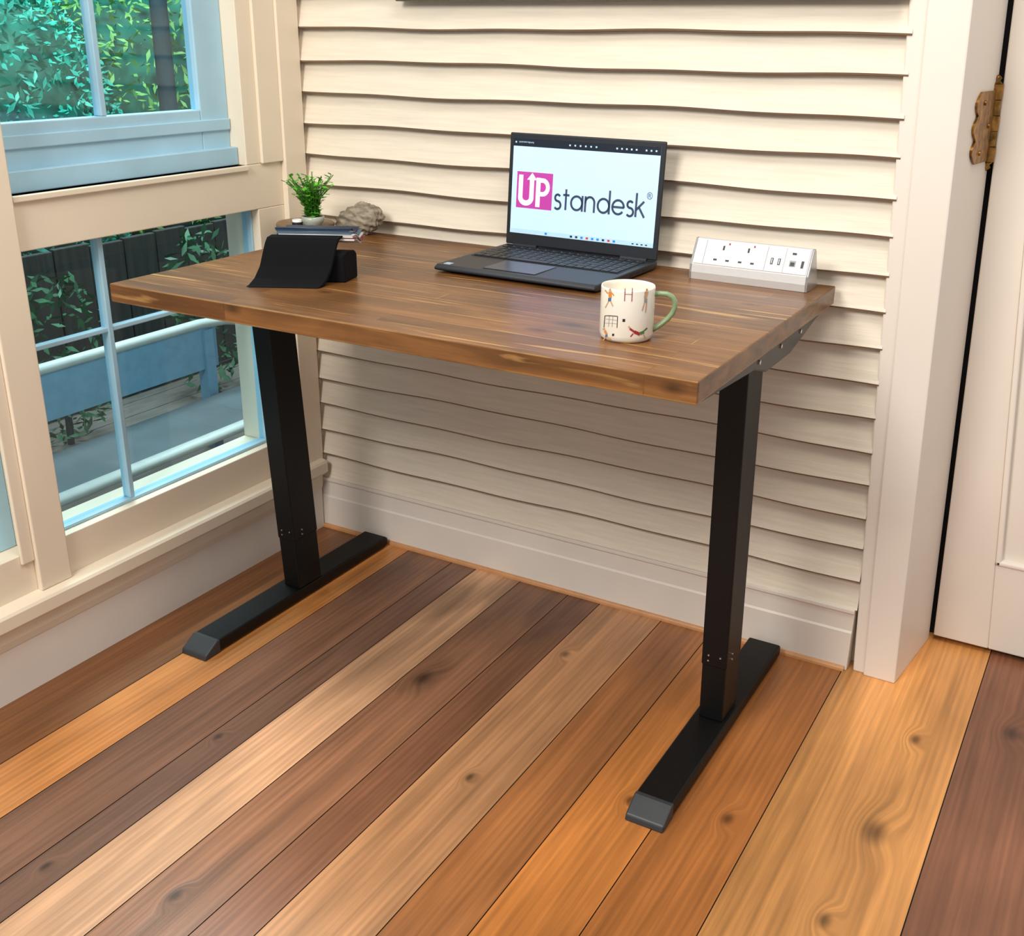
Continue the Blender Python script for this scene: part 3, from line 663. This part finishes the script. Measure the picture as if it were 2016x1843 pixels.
# ------------------------------------------------------------ socket box
sa=un(1356,548,2,H); sb=un(1588,577,2,H); sw=(sb-sa).length; sang=math.atan2(sb.y-sa.y,sb.x-sa.x)
sock=thing('power_socket_box','white and silver desktop power socket box with two plug sockets','socket box',(sa.x,sa.y,H),sang)
zl=height_for(sa,520)+.001
rd_=.026; zr=None; bb=None
for i in range(20,120):
    P=Matrix.Translation(sa)@Matrix.Rotation(sang,4,'Z')@Vector((sw*.5,rd_,i*.001)); e=abs(pj(P)[1]-480)
    if bb is None or e<bb: bb=e; zr=i*.001
prof=[(0,0),(-.002,zl*.5),(0,zl),(rd_,zr),(rd_+.006,zr+.001),(rd_+.012,zr-.004),(.066,.006),(.066,0)]
bm=NB(); prism(bm,prof,0.004,sw-.004,0); link('housing',bm,M['alu'],sock,bevel=.001)
for (q0,q1) in ((0,.004),(sw-.004,sw)):
    bm=NB(); prism(bm,prof,q0,q1,0); link('end_cap',bm,M['aludk'],sock,bevel=.001)['label']='polished metal end cap'
tilt=math.atan2(rd_,zr-zl); fh=math.hypot(rd_,zr-zl)
face=boxo('socket_panel',(.006,-.0025,.002),(sw-.006,.001,fh-.001),M['sockw'],sock,.0008)
face.location=(0,0,zl); face.rotation_euler=(-tilt,0,0)
def fb(name,u,v,du,dv,m,d=.0030):
    return boxo(name,(u*sw-du/2,-d-.0004,v*fh-dv/2),(u*sw+du/2,-d+.001,v*fh+dv/2),m,face)
U_=lambda px:(px-1360)/236.
for px in (1422,1472):
    u=U_(px); bm=NB()
    for (du,dv,w_,h_) in ((0,.20,.0035,.009),(-.0125,-.26,.007,.0035),(.0125,-.26,.007,.0035)):
        box(bm,(u*sw+du-w_/2,-.0034,(.5+dv)*fh-h_/2),(u*sw+du+w_/2,-.002,(.5+dv)*fh+h_/2))
    link('plug_socket',bm,M['black'],face)
for px in (1432,1482): fb('red_indicator',U_(px)+.0,.86,.003,.004,M['red'])
fb('panel_divider',U_(1509),.5,.0008,fh*.9,M['grey']); fb('panel_divider',U_(1400)-.06,.5,.0008,fh*.9,M['grey']); fb('panel_divider',U_(1545),.5,.0006,fh*.9,M['grey'])
for px in (1521,1535): fb('usb_port',U_(px),.42,.005,.013,M['black'])
fb('usb_port_tongue',U_(1521),.42,.0015,.010,M['sockw'],.0034); fb('usb_port_tongue',U_(1535),.42,.0015,.010,M['sockw'],.0034)
fb('network_port',U_(1561),.40,.012,.012,M['grey']); fb('network_port_opening',U_(1561),.38,.008,.007,M['black'],.0034); fb('display_port',U_(1580),.40,.005,.014,M['black']); fb('network_port_hood',U_(1561),.76,.008,.004,M['black'])
# ------------------------------------------------------------ black draped stand with booklets
ha=un(483,566,2,H); hb_=un(625,569,2,H); hw2=(hb_-ha).length; hang=math.atan2(hb_.y-ha.y,hb_.x-ha.x)
shr=lambda y: .56*min(max(y,0),.075)+.10*max(0,y-.075)
st=thing('booklet_stand','black fabric covered stand with flared front holding booklets','stand',(ha.x,ha.y,H),hang)
outer=[(0,.001),(.008,.004),(.022,.014),(.036,.034),(.045,.058),(.052,.076),(.058,.086),(.070,.0895)]
inner=[(.012,.0005),(.014,.001),(.028,.011),(.040,.032),(.049,.055),(.056,.073),(.061,.082),(.070,.0855)]
bm=NB(); prism(bm,outer+inner[::-1],0,hw2,0,shear=shr); link('draped_front',bm,M['fabric'],st,bevel=.0010)
bm=NB(); prism(bm,[(.058,.0),(.118,.0),(.116,.048),(.104,.056),(.068,.060),(.056,.054)],-.008,hw2+.010,0,shear=shr); link('cradle',bm,M['fabric'],st,bevel=.003)
labs=[('navy covered booklet on top of the stack in the black stand','navy'),('grey-blue booklet just under the navy one in the black stand','lblue'),('white paged booklet in the middle of the black stand','paper'),('red covered booklet lowest in the black stand','maroon')]
for i,(lb,mn) in enumerate(labs):
    bk=thing('booklet',lb,'booklet',(ha.x,ha.y,H),hang,group='booklets in the black stand')
    up=[]
    zt_=.1015-i*.0058
    for k in range(13):
        t=k/12; y=.0735+t*.068; z=zt_-.005*math.sin(t*PI*.9)+ .0030*math.sin(t*PI*2.5)-t*t*.007
        up.append((y,z))
    x0,x1=.004+i*.003,hw2+.010+[0,.005,.008,.011][i]
    bm=NB(); prism(bm,[(y,z) for y,z in up]+[(y,z-.0018) for y,z in up][::-1],x0,x1,0,shear=shr); link('cover',bm,M[mn],bk,True)
    bm=NB(); prism(bm,[(y,z-.0019) for y,z in up]+[(y,z-.0054) for y,z in up][::-1],x0+.001,x1-.002,0,shear=shr); link('pages',bm,M['paper' if i>1 else ('navy' if i==0 else 'lblue')],bk,False)
# ------------------------------------------------------------ corner shelf, pot plant and woven ornament in the corner
ps=Vector((.098,-.112,0)); zs=.872
stand=thing('corner_shelf','small round brown wall shelf in the corner beside the desk','shelf',(ps.x,ps.y,zs))
bm=NB(); lathe(bm,[(0,-.014),(.062,-.014),(.070,-.008),(.070,-.003),(.067,0),(0,0)],40); link('round_top',bm,M['tray'],stand,True)
bm=NB(); box(bm,(-ps.x+.016,-.012,-.026),(.03,.012,-.014)); box(bm,(-ps.x+.016,-.012,-.07),(-ps.x+.024,.012,-.026)); link('wall_bracket',bm,M['steel'],stand)
pp=un(617,447,2,zs)
pl_=thing('potted_plant','bright green bushy leafy plant in a small pale bowl on the corner shelf','plant',(pp.x,pp.y,zs))
bm=NB(); lathe(bm,[(0,0),(.014,0),(.018,.003),(.025,.014),(.027,.026),(.025,.026),(.022,.016),(.016,.006),(0,.005)],32); link('pot',bm,M['pot'],pl_,True)
bm=NB(); lathe(bm,[(0,.023),(.024,.023),(.024,.019),(0,.019)],24); link('soil',bm,M['soil'],pl_)
bl=NB(); bs=NB()
for i in range(74):
    az=random.uniform(0,2*PI); le=random.uniform(.045,.112); lean=random.uniform(.05,.62)
    base_=Vector((random.uniform(-.012,.012),random.uniform(-.012,.012),.020)); zl_=le*(1-.25*lean)
    fpt=lambda t: base_+Vector((math.cos(az)*lean*le*t*t,math.sin(az)*lean*le*t*t,zl_*t))
    tube(bs,[fpt(t) for t in (0,.33,.66,1)],.0011,5)
    for j in range(13):
        t=.1+.9*j/12; q=fpt(t); a2=random.uniform(0,2*PI); s=random.uniform(.006,.011)
        d=Vector((math.cos(a2),math.sin(a2),random.uniform(-.2,.9))).normalized(); n=d.cross(Vector((0,0,1))).normalized()
        bl.faces.new([bl.verts.new(v) for v in (q,q+d*s+n*s*.6,q+d*s*1.8,q+d*s-n*s*.6)])
link('leaves',bl,M['leaf'],pl_); link('stems',bs,M['stem'],pl_)
cp=un(586,447,2,zs)
cu=thing('tealight_holder','tiny black and white striped holder beside the pot plant','holder',(cp.x,cp.y,zs))
bm=NB(); lathe(bm,[(0,0),(.010,0),(.012,.004),(.012,.018),(.010,.018),(.010,.006),(0,.005)],20); link('cup',bm,M['sockw'],cu,True)
bm=NB(); lathe(bm,[(.0122,.005),(.0124,.009),(.0122,.0125)],20); link('black_band',bm,M['black'],cu,True)
op=un(728,457,2,H)
bm=NB(); bmesh.ops.create_icosphere(bm,subdivisions=5,radius=1)
for v in bm.verts:
    c=v.co; k=1+.08*math.sin(c.x*5+1)*math.cos(c.y*4)+.05*math.sin(c.z*14+c.x*9)+.03*math.cos(c.y*22+c.x*17)+.03*math.sin(c.x*30+c.z*18)
    v.co=Vector((c.x*.060*k,c.y*.03*k,max(0,(c.z*.038*k+.034)+.010*c.x)))
orn=link('woven_ornament',bm,M['stone'],None,True); orn.location=(op.x+.0,min(op.y,-.055),H); orn.rotation_euler=(0,0,.2)
tag(orn,'lumpy grey-brown textured ornament at the back left corner of the desktop','ornament')
# ------------------------------------------------------------ lights
wd_=bpy.data.worlds.new('world'); scene.world=wd_; wd_.use_nodes=True
bg=wd_.node_tree.nodes['Background']; bg.inputs[0].default_value=(.92,.96,1,1); bg.inputs[1].default_value=.50
def area(name,loc,tgt,size,e,c):
    l=bpy.data.lights.new(name,'AREA'); l.energy=e; l.size=size; l.color=c; o=bpy.data.objects.new(name,l); COL.objects.link(o); o.location=loc
    o.rotation_euler=(Vector(tgt)-Vector(loc)).to_track_quat('-Z','Y').to_euler(); return o
area('key_light',(.60,-2.8,2.45),(.85,-.2,.5),.85,64,(1,.96,.90))
area('overhead_fill',(1.7,-1.1,3.0),(1.2,-.6,0),1.2,33,(1,.94,.84))  # unseen fill lamp added overhead; no ceiling is built
area('garden_daylight_fill',(-1.2,.6,3.6),(-2.4,1.0,.5),1.6,250,(.92,1,.98))  # area lamp added outside to brighten the foliage like daylight
